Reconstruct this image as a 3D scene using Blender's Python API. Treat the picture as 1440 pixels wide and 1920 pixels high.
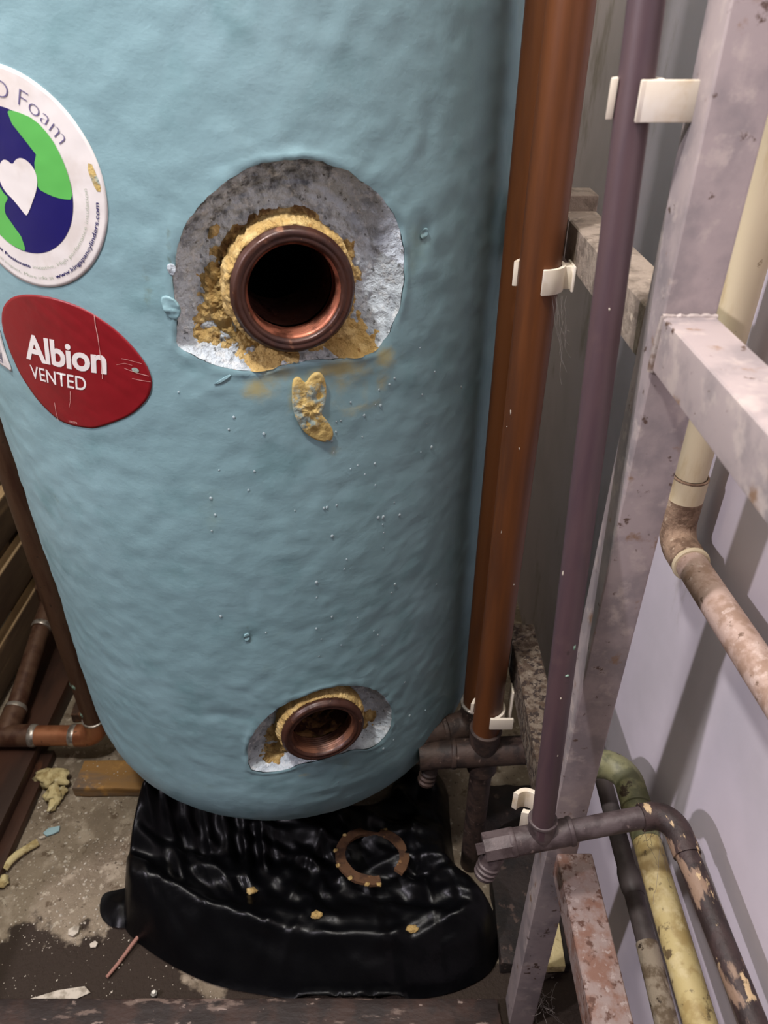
import bpy, bmesh, math, random
from mathutils import Vector, Matrix, noise, Euler
random.seed(7)
for o in list(bpy.data.objects): bpy.data.objects.remove(o, do_unlink=True)
SC = bpy.context.scene
COL = SC.collection

# ------------------------------------------------------------------ camera
cam_d = bpy.data.cameras.new('camera')
cam = bpy.data.objects.new('camera', cam_d); COL.objects.link(cam)
cam.location = (0, 0, .86)
cam.rotation_euler = (math.radians(90 - 34.2), 0, 0)
cam_d.sensor_fit = 'VERTICAL'; cam_d.sensor_height = 36; cam_d.sensor_width = 27
cam_d.lens = 1385 / 1920 * 36
cam_d.clip_start = .01
cam_d.dof.use_dof = True; cam_d.dof.focus_distance = .56; cam_d.dof.aperture_fstop = 14
SC.camera = cam
# ------------------------------------------------------------------ world, lamp, exposure
w = bpy.data.worlds.new('world'); SC.world = w; w.use_nodes = True
bg = w.node_tree.nodes['Background']
bg.inputs[0].default_value = (1.0, .95, .88, 1); bg.inputs[1].default_value = .045
def lamp(name, loc, energy, col, size, kind='POINT'):
    d = bpy.data.lights.new(name, kind); d.energy = energy; d.color = col
    if kind == 'AREA': d.shape = 'SQUARE'; d.size = size
    else: d.shadow_soft_size = size
    o = bpy.data.objects.new(name, d); COL.objects.link(o); o.location = loc
lamp('overhead_fill', (-.05, .34, 2.15), 22, (1.0, .94, .84), .8, 'AREA')  # unseen soft area light, added overhead as fill in place of ambient
lamp('work_lamp', (-.24, .18, 1.40), 23, (1.0, .97, .97), .03)
lamp('doorway_lamp', (-1.30, -.27, 1.55), 62, (.96, .89, 1.0), .03)
vs = SC.view_settings
vs.view_transform = 'Standard'; vs.look = 'None'; vs.gamma = 1; vs.use_curve_mapping = False; vs.exposure = 0

# ------------------------------------------------------------------ helpers
def lin(r, g, b):
    f = lambda c: (c/255/12.92 if c/255 <= .04045 else ((c/255+.055)/1.055)**2.4)
    return (f(r), f(g), f(b), 1)
MATS = {}
def mat(name, base, rough=.6, metal=0, layers=(), bump=(), spec=.5, attrs=(), coat=0, rlayers=()):
    """layers: (rgb, noise scale, lo, hi, detail, stretch) mixed over the base; attrs: (attribute, rgb, noise scale, lo, hi);
    bump: (noise scale, strength, distance, stretch)"""
    m = bpy.data.materials.new(name); m.use_nodes = True; MATS[name] = m
    nt = m.node_tree; N = nt.nodes; L = nt.links
    b = N['Principled BSDF']
    b.inputs['Roughness'].default_value = rough; b.inputs['Metallic'].default_value = metal
    b.inputs['Specular IOR Level'].default_value = spec
    b.inputs['Coat Weight'].default_value = coat
    tc = N.new('ShaderNodeTexCoord')
    def nz(scale, detail=4, stretch=(1, 1, 1), seed=0, rg=.6):
        mp = N.new('ShaderNodeMapping'); mp.inputs['Scale'].default_value = stretch; mp.inputs['Location'].default_value = (seed, seed*.7, seed*.3)
        L.new(tc.outputs['Object'], mp.inputs['Vector'])
        t = N.new('ShaderNodeTexNoise'); t.inputs['Scale'].default_value = scale; t.inputs['Detail'].default_value = detail; t.inputs['Roughness'].default_value = rg
        L.new(mp.outputs[0], t.inputs['Vector']); return t.outputs['Fac']
    def rng(sock, lo, hi, a=0, c=1):
        r = N.new('ShaderNodeMapRange'); r.interpolation_type = 'SMOOTHSTEP'
        r.inputs[1].default_value = lo; r.inputs[2].default_value = hi; r.inputs[3].default_value = a; r.inputs[4].default_value = c
        L.new(sock, r.inputs[0]); return r.outputs[0]
    cur = None
    def mix(fac, rgb):
        nonlocal cur
        x = N.new('ShaderNodeMix'); x.data_type = 'RGBA'
        L.new(fac, x.inputs[0])
        if cur is None: x.inputs[6].default_value = lin(*base)
        else: L.new(cur, x.inputs[6])
        x.inputs[7].default_value = lin(*rgb); cur = x.outputs[2]
    for i, ly in enumerate(layers):
        rgb, sc, lo, hi = ly[:4]; det = ly[4] if len(ly) > 4 else 4; st = ly[5] if len(ly) > 5 else (1, 1, 1)
        mix(rng(nz(sc, det, st, 3.1*i+1), lo, hi), rgb)
    for i, (an, rgb, sc, lo, hi) in enumerate(attrs):
        a = N.new('ShaderNodeAttribute'); a.attribute_name = an
        n = nz(sc, 6, (1, 1, 1), 11.3*i+5)
        ad = N.new('ShaderNodeMath'); ad.operation = 'ADD'; L.new(a.outputs['Fac'], ad.inputs[0]); L.new(n, ad.inputs[1])
        mix(rng(ad.outputs[0], lo, hi), rgb)
    if cur is None: b.inputs['Base Color'].default_value = lin(*base)
    else: L.new(cur, b.inputs['Base Color'])
    for (sc, lo, hi, a, c) in rlayers:
        L.new(rng(nz(sc, 4, (1, 1, 1), 21), lo, hi, a, c), b.inputs['Roughness'])
    prev = None
    for i, bp in enumerate(bump):
        sc, st, di = bp[:3]; sv = bp[3] if len(bp) > 3 else (1, 1, 1)
        n = N.new('ShaderNodeBump'); n.inputs['Strength'].default_value = st; n.inputs['Distance'].default_value = di
        L.new(nz(sc, 5, sv, 7.7*i+2), n.inputs['Height'])
        if prev: L.new(prev, n.inputs['Normal'])
        prev = n.outputs[0]
    if prev: L.new(prev, b.inputs['Normal'])
    return m

def obj(name, verts, faces, m, parent=None, smooth=True, attrs=None):
    me = bpy.data.meshes.new(name); me.from_pydata([tuple(v) for v in verts], [], faces); me.update()
    if m: me.materials.append(m)
    me.polygons.foreach_set('use_smooth', [smooth]*len(me.polygons))
    for k, vals in (attrs or {}).items():
        a = me.attributes.new(k, 'FLOAT', 'POINT'); a.data.foreach_set('value', vals)
    o = bpy.data.objects.new(name, me); COL.objects.link(o)
    if parent: o.parent = parent
    return o
def tag(o, label=None, cat=None, group=None, kind=None):
    if label: o['label'] = label
    if cat: o['category'] = cat
    if group: o['group'] = group
    if kind: o['kind'] = kind
    return o
def thing(name, label, cat, group=None):
    o = bpy.data.objects.new(name, None); COL.objects.link(o); o.empty_display_size = .02
    return tag(o, label, cat, group)
class MB:
    def __init__(s): s.v = []; s.f = []
    def add(s, v, f):
        n = len(s.v); s.v += [tuple(p) for p in v]; s.f += [tuple(i+n for i in q) for q in f]; return s
    def box(s, x0, x1, y0, y1, z0, z1):
        v = [(x0,y0,z0),(x1,y0,z0),(x1,y1,z0),(x0,y1,z0),(x0,y0,z1),(x1,y0,z1),(x1,y1,z1),(x0,y1,z1)]
        return s.add(v, [(3,2,1,0),(4,5,6,7),(0,1,5,4),(1,2,6,5),(2,3,7,6),(3,0,4,7)])
    def tube(s, pts, rad, n=24, caps=True):
        pts = [Vector(p) for p in pts]; rad = rad if isinstance(rad, (list, tuple)) else [rad]*len(pts)
        V = []; F = []
        t0 = (pts[1]-pts[0]).normalized(); up = Vector((0,0,1)) if abs(t0.z) < .9 else Vector((1,0,0))
        a = t0.cross(up).normalized()
        for i, p in enumerate(pts):
            t = ((pts[min(i+1, len(pts)-1)]-p).normalized() + (p-pts[max(i-1, 0)]).normalized()).normalized()
            a = (a - t*a.dot(t)).normalized(); c = t.cross(a)
            for k in range(n):
                th = 2*math.pi*k/n; V.append(p + (a*math.cos(th)+c*math.sin(th))*rad[i])
        for i in range(len(pts)-1):
            for k in range(n):
                F.append((i*n+k, i*n+(k+1) % n, (i+1)*n+(k+1) % n, (i+1)*n+k))
        if caps: F += [tuple(range(n-1, -1, -1)), tuple(range((len(pts)-1)*n, len(pts)*n))]
        return s.add(V, F)
    def build(s, name, m, parent=None, smooth=True, bevel=0, seg=2, auto=35):
        o = obj(name, s.v, s.f, m, parent, smooth)
        if bevel:
            bm = bmesh.new(); bm.from_mesh(o.data)
            es = [e for e in bm.edges if len(e.link_faces) == 2 and e.calc_face_angle(0) > math.radians(40)]
            bmesh.ops.bevel(bm, geom=es, offset=bevel, segments=seg, profile=.6, affect='EDGES', clamp_overlap=True)
            for f in bm.faces: f.smooth = True
            bm.to_mesh(o.data); bm.free()
        if smooth:
            o.data.polygons.foreach_set('use_smooth', [True]*len(o.data.polygons))
            bm = bmesh.new(); bm.from_mesh(o.data)
            for e in bm.edges:
                e.smooth = not (len(e.link_faces) == 2 and e.calc_face_angle(0) > math.radians(auto))
            bm.to_mesh(o.data); bm.free()
        return o
def bend(p, q, r, rb, n=10):
    """polyline p -> q -> r with the corner q rounded at radius rb"""
    p, q, r = Vector(p), Vector(q), Vector(r)
    d1 = (p-q).normalized(); d2 = (r-q).normalized(); ang = d1.angle(d2); k = rb/math.tan(ang/2)
    c = q + (d1+d2).normalized()*(rb/math.sin(ang/2))
    A = q+d1*k - c; B = q+d2*k - c; tot = A.angle(B)
    out = []
    ax = A.cross(B).normalized()
    for i in range(n+1): out.append(c + Matrix.Rotation(tot*i/n, 3, ax) @ A)
    return out
def nz3(x, y, z): return noise.noise(Vector((x, y, z)))
def fbm(x, y, z, o=4): return noise.fractal(Vector((x, y, z)), 1.0, 2.0, o)
def ray_poly(c, ang, poly):
    dx, dy = math.cos(ang), math.sin(ang); best = None
    for i in range(len(poly)):
        ax, ay = poly[i][0]-c[0], poly[i][1]-c[1]; bx, by = poly[(i+1) % len(poly)][0]-c[0], poly[(i+1) % len(poly)][1]-c[1]
        ex, ey = bx-ax, by-ay; den = dx*ey-dy*ex
        if abs(den) < 1e-12: continue
        t = (ax*ey-ay*ex)/den; u = (ax*dy-ay*dx)/den
        if t > 0 and -1e-6 <= u <= 1+1e-6 and (best is None or t > best): best = t
    return best or .001
def smooth_poly(P, it=2):
    for _ in range(it):
        Q = []
        for i in range(len(P)):
            a, b = P[i], P[(i+1) % len(P)]
            Q += [(a[0]*.75+b[0]*.25, a[1]*.75+b[1]*.25), (a[0]*.25+b[0]*.75, a[1]*.25+b[1]*.75)]
        P = Q
    return P

# ------------------------------------------------------------------ materials
M_jacket = mat('blue_foam_jacket', (130,162,168), .45, 0,
    layers=[((138,170,177), 9, .4, .7), ((118,152,157), 22, .5, .75), ((130,156,150), 14, .62, .8)],
    bump=[(60, .2, .0025, (1,1,1.2)), (170, .12, .0012), (620, .08, .0004)], spec=.4,
    attrs=[('grime', (106,118,98), 90, .92, 1.3), ('smear', (166,160,118), 62, .76, 1.26)])
M_cut = mat('cut_insulation_foam', (202,212,218), .85, 0,
    layers=[((164,173,180), 60, .47, .64, 6), ((216,222,224), 150, .54, .64), ((112,116,116), 190, .60, .68, 6)],
    bump=[(170, 1.0, .003), (420, .9, .0016), (900, .6, .0007)], attrs=[('grey_tone', (76,80,82), 150, .80, 1.15)])
M_yfoam = mat('ochre_expanding_foam', (192,160,98), .9, 0,
    layers=[((214,186,126), 90, .48, .62, 6), ((150,114,58), 130, .58, .68, 6)], bump=[(220, 1.0, .003), (520, .9, .0015), (1000,.6,.0006)],
    attrs=[('stain', (106,74,34), 120, .9, 1.25)])
M_smearfoam = mat('flattened_foam_drip', (190,164,100), .75, 0, layers=[((150,166,158), 70, .48, .6), ((206,176,100), 150, .55, .65), ((140,112,60), 210, .66, .74)], bump=[(250, .8, .0014)])
M_boss = mat('tarnished_copper_boss', (70,42,32), .45, .25, layers=[((54,32,26), 60, .45, .65), ((128,88,66), 110, .62, .74), ((168,136,98), 180, .68, .76)], bump=[(200, .3, .0008)], rlayers=[(90, .3, .7, .25, .6)])
M_bright = mat('bright_copper_thread', (186,116,90), .32, .6, layers=[((96,56,42), 60, .42, .62)], bump=[(300, .2, .0004)])
M_dullthread = mat('dull_copper_thread', (122,80,58), .45, .3, layers=[((84,52,38), 70, .42, .6)], bump=[(300, .3, .0005)])
M_scale = mat('brown_scale_deposit', (120,86,44), .8, layers=[((70,40,22), 90, .45, .6)], bump=[(300, .8, .001)])
M_stk = mat('white_vinyl_label', (226,220,216), .45, layers=[((214,205,198), 30, .5, .7)], bump=[(25, .2, .001), (60,.1,.0006)])
M_navy = mat('navy_print', (24,18,92), .4, bump=[(40, .15, .0008)])
M_green = mat('green_print', (92,178,84), .42, bump=[(40, .15, .0008)])
M_sage = mat('sage_print', (150,164,140), .5)
M_lav = mat('slate_print', (96,88,128), .5)
M_red = mat('red_vinyl_label', (130,20,28), .4, layers=[((118,18,25), 20, .45, .7)], bump=[(22, .35, .0015, (1.6,1,.8)), (60,.15,.0007)])
M_redback = mat('white_print', (232,224,220), .45, bump=[(60,.15,.0006)])
M_crease = mat('label_crease', (216,168,160), .6)
M_cop_or = mat('orange_brown_copper', (104,60,30), .45, .15, layers=[((82,48,28), 8, .4, .7, 4, (6,6,.6)), ((114,68,34), 12, .6, .8, 3, (5,5,.5)), ((60,34,20), 120, .72, .78)], bump=[(300, .1, .0004)], spec=.4)
M_cop_br = mat('brown_copper', (96,70,54), .45, .2, layers=[((70,42,30), 14, .4, .7, 4, (5,5,.7)), ((130,86,60), 90, .68, .76), ((60,44,36), 200, .66, .72)], bump=[(250, .15, .0004)])
M_cop_new = mat('polished_copper', (176,118,84), .36, .5, layers=[((140,84,54), 26, .42, .68), ((112,78,58), 120, .66, .72)], bump=[(200, .12, .0004)])
M_cop_dk = mat('grimy_copper_fitting', (70,54,46), .6, .2, layers=[((46,36,32), 60, .42, .62), ((112,94,84), 150, .62, .72)], bump=[(180, .5, .001)])
M_purple = mat('purple_brown_painted_pipe', (80,60,63), .5, 0, layers=[((70,52,58), 10, .4, .65, 4, (6,6,.6)), ((90,70,69), 30, .6, .8), ((60,44,46), 90, .66, .74)], bump=[(120, .15, .0006)])
M_tee = mat('grimy_tee_fitting', (88,76,76), .55, .1, layers=[((64,52,52), 60, .42, .6), ((140,122,116), 130, .64, .74)], bump=[(160, .5, .001)])
M_peel = mat('dark_pipe_with_peeling_cream_paint', (62,46,44), .6, 0, layers=[((44,32,30), 70, .4, .6), ((142,116,96), 60, .55, .60, 9, (1,.35,1)), ((200,172,132), 90, .60, .64, 9, (1,.5,1))], bump=[(90, .6, .0014), (260, .5, .0008)])
M_solder = mat('grey_solder', (176,168,158), .35, .6, layers=[((120,112,104), 120, .45, .65)], bump=[(260, .4, .0006)])
M_galv = mat('grey_painted_steel', (166,152,150), .5, .05, layers=[((140,130,130), 26, .42, .62, 6), ((182,168,162), 60, .52, .68, 6), ((138,110,88), 46, .60, .70, 6), ((92,72,62), 110, .64, .69, 5)], bump=[(200, .2, .0005), (30,.1,.0006)])
M_rustrail = mat('rusty_grey_steel', (144,126,120), .6, .1, layers=[((126,92,78), 60, .44, .64, 8), ((88,58,46), 120, .54, .64, 8), ((160,144,138), 200, .58, .68)], bump=[(120, .4, .001), (300,.3,.0005)])
M_mould = mat('mould_spotted_steel', (108,96,82), .8, 0, layers=[((70,54,40), 120, .42, .58, 8), ((42,30,24), 190, .52, .60, 7), ((134,122,106), 220, .6, .68)], bump=[(120, .6, .0015), (300,.5,.0007)])
M_dust = mat('dusty_steel', (142,128,114), .85, 0, layers=[((104,92,80), 60, .45, .65, 7), ((176,162,144), 110, .6, .72)], bump=[(220, .8, .0016)])
M_clip = mat('aged_white_plastic', (228,216,196), .45, 0, layers=[((206,184,148), 45, .55, .75), ((236,228,214), 25, .5, .7)], bump=[(60,.2,.0008)])
M_cream = mat('cream_painted_pipe', (222,206,172), .5, 0, layers=[((204,182,140), 24, .5, .72, 5, (3,3,.7)), ((160,138,104), 130, .68, .74)], bump=[(120,.2,.0006)])
M_brownp = mat('scuffed_pale_pipe', (186,160,146), .7, 0, layers=[((158,130,112), 70, .44, .62, 8), ((204,182,170), 110, .54, .68, 6), ((118,94,78), 170, .60, .70, 6)], bump=[(110,.4,.001), (300,.3,.0005)])
M_sock = mat('dusty_brown_socket', (150,124,102), .85, 0, layers=[((112,88,70), 90, .45, .6, 6), ((184,162,138), 150, .6, .7)], bump=[(220,.9,.0018)])
M_yellow = mat('yellow_cream_pipe', (188,170,118), .5, 0, layers=[((160,138,88), 60, .46, .64, 7), ((100,84,58), 90, .60, .68, 8), ((200,184,138), 50, .56, .70)], bump=[(140,.25,.0007)])
M_greenp = mat('green_grey_pipe', (128,126,92), .5, 0, layers=[((92,92,66), 50, .45, .6), ((60,46,36), 60, .6, .66, 5)], bump=[(140,.25,.0007)])
M_pale = mat('mould_flecked_pale_pipe', (176,160,140), .8, 0, layers=[((122,104,84), 60, .48, .6, 7), ((72,58,46), 120, .62, .68, 6)], bump=[(160,.9,.0016)])
M_greyp = mat('dark_grey_pipe', (96,86,84), .5, 0, layers=[((76,68,66), 40, .45, .65)], bump=[(140,.2,.0006)])  # also colours the far end of the pale pipe as shadow
M_wall = mat('off_white_wall', (222,212,220), .75, 0, layers=[((206,198,204), 5, .4, .7), ((166,157,150), 13, .55, .70, 8, (1,.8,.4)), ((110,98,88), 60, .73, .78, 6)], bump=[(30,.15,.002), (160,.15,.0008)])
M_wallb = mat('grey_beige_wall', (188,178,160), .85, 0, layers=[((168,158,140), 6, .4, .7)], bump=[(40,.2,.002)])
M_floor = mat('damp_concrete_floor', (142,128,108), .85, 0, layers=[((120,106,88), 12, .4, .62, 7), ((168,154,134), 34, .52, .68, 7), ((100,84,66), 55, .57, .68, 8), ((178,166,146), 110, .58, .66, 7), ((84,70,56), 190, .64, .69, 5)],
    attrs=[('wet', (50,38,28), 26, .9, 1.02)], bump=[(40,.5,.005), (200,.8,.003), (600,.6,.001)])
M_batten = mat('ochre_timber_batten', (150,112,62), .7, 0, layers=[((112,96,82), 14, .45, .6, 5, (.4,1,1)), ((176,132,70), 50, .56, .7, 6), ((206,190,164), 150, .68, .73)], bump=[(80,.5,.002,(.3,1,1))])
M_dkwood = mat('dark_red_timber', (66,40,28), .5, 0, layers=[((46,28,20), 20, .4, .65, 5, (1,.25,1)), ((112,70,46), 24, .62, .76, 6, (1,.3,1))], bump=[(70,.4,.0016,(1,.3,1))])
M_slat = mat('brown_timber_slat', (112,88,64), .75, 0, layers=[((78,58,40), 14, .4, .65, 5, (1,.15,1)), ((140,112,80), 30, .62, .78, 5, (1,.15,1))], bump=[(80,.4,.0014,(1,.2,1))])
M_palestrip = mat('pale_strip_timber', (196,166,124), .8, 0, layers=[((166,136,98), 30, .45, .65, 5, (1,.15,1))], bump=[(80,.4,.001,(1,.2,1))])
M_rustwood = mat('orange_stained_board', (118,78,48), .8, 0, layers=[((62,42,30), 40, .45, .6, 6), ((216,200,180), 60, .64, .7, 5)], bump=[(70,.6,.002)])
M_grime = mat('black_brown_grimy_timber', (38,28,23), .75, 0, layers=[((24,18,15), 40, .42, .6, 7), ((78,62,54), 70, .6, .68, 8)], bump=[(60,.7,.003), (200,.6,.001)])
M_sill = mat('peeling_painted_sill', (58,38,30), .6, 0, layers=[((36,24,20), 30, .4, .6, 6), ((112,94,84), 46, .56, .62, 9, (.4,1.4,1)), ((140,122,112), 90, .62, .67, 9, (.5,1.3,1))], bump=[(60,.7,.002,(.5,1,1))])
M_bag = mat('black_polythene', (7,7,9), .3, 0, bump=[(22,.2,.005), (70,.15,.0015)], spec=.22, rlayers=[(12, .3, .7, .28, .44)])
M_rubber = mat('brown_fibre_washer', (96,66,42), .75, 0, layers=[((70,46,30), 60, .45, .6), ((150,112,72), 110, .62, .7)], bump=[(220,.5,.001)])
M_pfoam = mat('pale_yellow_foam', (206,190,140), .9, 0, layers=[((166,146,98), 70, .48, .62, 6), ((226,214,172), 60, .58, .72)], bump=[(220,.8,.002)])
M_bluechip = mat('pale_blue_flake', (156,186,192), .8, bump=[(200,.6,.001)])
M_chip = mat('white_plaster_chip', (200,190,174), .9, layers=[((150,140,124), 90, .45, .65)], bump=[(200,.6,.001)])
M_stick = mat('pink_brown_stick', (156,112,98), .6, layers=[((96,66,52), 60, .5, .65)])
M_steelnut = mat('dull_steel', (150,146,140), .4, .8)
M_web = mat('grey_dust_strand', (150,142,134), .9)
M_water = mat('water_bead', (214,228,232), .05, 0)
M_water.node_tree.nodes['Principled BSDF'].inputs['Transmission Weight'].default_value = .6
M_water.node_tree.nodes['Principled BSDF'].inputs['IOR'].default_value = 1.33
M_weld = mat('grey_weld_bead', (168,156,150), .5, .2, layers=[((120,100,88), 90, .5, .65)], bump=[(200,.5,.001)])
M_verd = mat('verdigris_crust', (150,178,160), .9, layers=[((106,136,116), 140, .5, .62)], bump=[(300,.8,.001)])

# ------------------------------------------------------------------ room shell
XW = .235; YB = 1.02; XL = -.64
def plane_grid(name, fn, nu, nv, m, attrs=None):
    V = [fn(i/nu, j/nv) for j in range(nv+1) for i in range(nu+1)]
    F = [(j*(nu+1)+i, j*(nu+1)+i+1, (j+1)*(nu+1)+i+1, (j+1)*(nu+1)+i) for j in range(nv) for i in range(nu)]
    at = {k: [f(*v) for v in V] for k, f in (attrs or {}).items()}
    o = obj(name, V, F, m, attrs=at); return tag(o, kind='structure')
def wet(x, y, z):
    e = .405 + .03*math.sin(x*17+1) + .02*math.sin(x*41) - .12*max(0, -x-.36)
    return max(0, min(1, .5+(e-y)*9))
fl = plane_grid('floor', lambda a, b: (XL-.06+a*(XW-XL+.08), -.6+b*(YB+.64), .0015*fbm((XL+a*(XW-XL))*22, b*36, 0)-.001), 180, 320, M_floor, {'wet': wet})
tag(fl, 'grey concrete floor with a dark damp patch')
def wbox(name, x0, x1, y0, y1, z0, z1, m, label):
    o = MB().box(x0, x1, y0, y1, z0, z1).build(name, m, smooth=False); return tag(o, label, kind='structure')
wbox('wall_right', XW, XW+.06, -.6, YB+.06, -.02, 1.7, M_wall, 'off-white painted wall beside the pipes')
wbox('wall_back', XL-.06, XW, YB, YB+.06, -.02, 1.7, M_wallb, 'grey beige wall behind the cylinder')
wbox('wall_left', XL-.06, XL, .28, YB, -.02, 1.7, M_wallb, 'beige wall behind the timber slats')

# ------------------------------------------------------------------ hot water cylinder
CX, CY, R = -.12, .658, .225
ZB = .105; RF = .13
UP = [(0.0726,0.7924),(0.0873,0.7902),(0.1015,0.785),(0.1143,0.7771),(0.1268,0.7668),(0.1349,0.7564),(0.1392,0.746),(0.1423,0.7332),(0.1419,0.7159),(0.1392,0.6995),(0.1348,0.6904),(0.1282,0.6804),(0.121,0.6741),(0.1126,0.6713),(0.0941,0.6728),(0.0754,0.675),(0.0574,0.6741),(0.0407,0.6706),(0.0248,0.6728),(0.0116,0.6776),(-0.0012,0.6844),(-0.008,0.6886),(-0.0057,0.6998),(-0.0042,0.7056),(-0.0041,0.7169),(-0.0038,0.729),(-0.0006,0.7386),(0.0019,0.7479),(0.0065,0.757),(0.0141,0.7668),(0.0245,0.7763),(0.0354,0.7836),(0.0459,0.7889),(0.0562,0.7913)]
LO = [(-0.0066,0.2765),(-0.0029,0.3125),(0.0043,0.3307),(0.0177,0.3495),(0.0316,0.3621),(0.054,0.3713),(0.0724,0.3731),(0.0968,0.3671),(0.1157,0.353),(0.1282,0.335),(0.1367,0.3113),(0.136,0.2907),(0.13,0.2796),(0.1182,0.272),(0.1054,0.2732),(0.0947,0.2812),(0.0683,0.2803),(0.0444,0.2794),(0.026,0.2724),(0.0066,0.271)]
RED = [(-0.1419,0.6913),(-0.136,0.6997),(-0.1244,0.7082),(-0.1105,0.7129),(-0.0917,0.7147),(-0.072,0.7126),(-0.0572,0.7069),(-0.0448,0.6984),(-0.0353,0.6876),(-0.0292,0.6775),(-0.0269,0.668),(-0.0282,0.6606),(-0.0329,0.6516),(-0.0464,0.6396),(-0.061,0.6326),(-0.0766,0.6257),(-0.0858,0.6244),(-0.0985,0.6238),(-0.1082,0.6246),(-0.1215,0.632),(-0.1326,0.6427),(-0.1407,0.6565),(-0.1442,0.671),(-0.145,0.6821)]
SC0 = (-.0922, .779); SR = .059
B1 = (.0661, .7205); B2 = (.0653, .3245)
def disp(u, v):
    a = u/R; x, y = R*math.sin(a), R*math.cos(a)
    d = .0007*nz3(x*55, y*55, v*62) + .0005*nz3(x*120+9, y*120, v*140) + .0015*nz3(x*9, y*9, v*9)
    k = 1
    q = math.hypot(u-SC0[0], v-SC0[1])
    k = min(k, max(.25, min(1, (q-SR)/.008)))
    q = math.hypot((u+.086)/.064, (v-.669)/.049)
    k = min(k, max(.25, min(1, (q-.98)/.12)))
    d *= k
    for (cu, cv, ru, rv, am) in ((.158,.7438,.005,.008,-.0022), (.0105,.444,.005,.006,-.0016), (.0145,.475,.0022,.026,-.0011), (.10,.215,.022,.006,-.003), (.065,.225,.02,.005,-.002),
                                 (.16,.80,.006,.02,-.0012), (.02,.325,.03,.012,.002), (-.02,.35,.02,.007,-.0016)):
        d += am*math.exp(-((u-cu)/ru)**2-((v-cv)/rv)**2)
    return d
def J(u, v, off=0):
    a = u/R; r = R+disp(u, v)+off
    return (CX+r*math.sin(a), CY-r*math.cos(a), v)
def smear_at(u, v):
    s = 0
    for (cu, cv, ru, rv, am) in ((.036,.660,.011,.011,.6), (.085,.652,.045,.018,.42), (.045,.655,.02,.014,.42), (.115,.655,.02,.02,.45), (.05,.668,.02,.008,.5), (.061,.648,.006,.012,.5), (.094,.666,.03,.008,.62), (.128,.667,.012,.010,.62), (.124,.650,.009,.010,.6),
                                 (.105,.634,.018,.006,.5), (.098,.650,.022,.012,.34), (.088,.606,.008,.006,.4), (.118,.636,.012,.006,.42), (.0445,.262,.008,.004,.45), (.09,.541,.012,.002,.45), (-.034,.764,.003,.01,.2)):
        s = max(s, am*math.exp(-(((u-cu)/ru)**2+((v-cv)/rv)**2)))
    return s
def grime_at(u, v):
    s = 0
    for (cu, cv, ru, rv, am) in ((-.0245,.757,.006,.02,.5), (-.02,.724,.006,.02,.52), (-.016,.70,.005,.014,.45), (-.002,.755,.003,.018,.62), (-.0035,.735,.003,.022,.6), (.01,.452,.006,.012,.5), (.0145,.48,.0025,.026,.5),
                                 (-.006,.712,.006,.008,.55), (-.11,.60,.02,.03,.34), (-.14,.55,.02,.06,.36), (.0,.38,.03,.012,.34), (.15,.6,.01,.05,.32), (-.08,.33,.05,.05,.36)):
        s = max(s, am*math.exp(-(((u-cu)/ru)**2+((v-cv)/rv)**2)))
    return s
tank = thing('hot_water_cylinder', 'pale blue foam-insulated hot water cylinder with two open bosses', 'water cylinder')
NU = 360; DU = 2*math.pi*R/NU
zr = []; rows = []
for r in (.02, .05, .075): rows.append((r, ZB))
for i in range(1, 33):
    t = math.pi/2*i/32.6; rows.append((R-RF+RF*math.sin(t), ZB+RF-RF*math.cos(t)))
NV = 264; V0 = ZB+RF; DV = .00385
wall0 = len(rows)
for j in range(NV+1): rows.append((None, V0+j*DV))
for i in range(1, 8):
    t = math.pi/2*i/7; rows.append((R-.06+.06*math.cos(t), V0+NV*DV+.06*math.sin(t)))
rows.append((.08, V0+NV*DV+.06))
JV = []; JS = []; JG = []
for (r, z) in rows:
    for i in range(NU):
        u = (i-NU/2)*DU
        if r is None: JV.append(J(u, z))
        else:
            k = max(0, min(1, (r-.12)/.08)); a = u/R; rr = r+disp(u, z)*k
            JV.append((CX+rr*math.sin(a), CY-rr*math.cos(a), z))
        JS.append(smear_at(u, z)); JG.append(grime_at(u, z))
def widx(lo, hi, dv, off): return round((lo-off)/dv), round((hi-off)/dv)
wins = []
for (bc, pl, u0, u1, v0, v1) in ((B1, UP, -.022, .157, .655, .808), (B2, LO, -.021, .153, .255, .390)):
    i0 = round(u0/DU+NU/2); i1 = round(u1/DU+NU/2); j0 = round((v0-V0)/DV); j1 = round((v1-V0)/DV)
    wins.append((bc, smooth_poly(pl, 1), i0, i1, j0, j1))
JF = []
for j in range(len(rows)-1):
    for i in range(NU):
        jw = j-wall0
        if any(a <= i < b and c <= jw < d for (_, _, a, b, c, d) in wins): continue
        JF.append((j*NU+i, j*NU+(i+1) % NU, (j+1)*NU+(i+1) % NU, (j+1)*NU+i))
JF.append(tuple(range(NU-1, -1, -1))); JF.append(tuple((len(rows)-1)*NU+i for i in range(NU)))
def outl(bc, pl, ang, salt):
    r = ray_poly(bc, ang, pl)
    return r*(1+.012*nz3(math.cos(ang)*9, math.sin(ang)*9, salt)+.008*nz3(math.cos(ang)*25, math.sin(ang)*25, salt))
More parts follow.
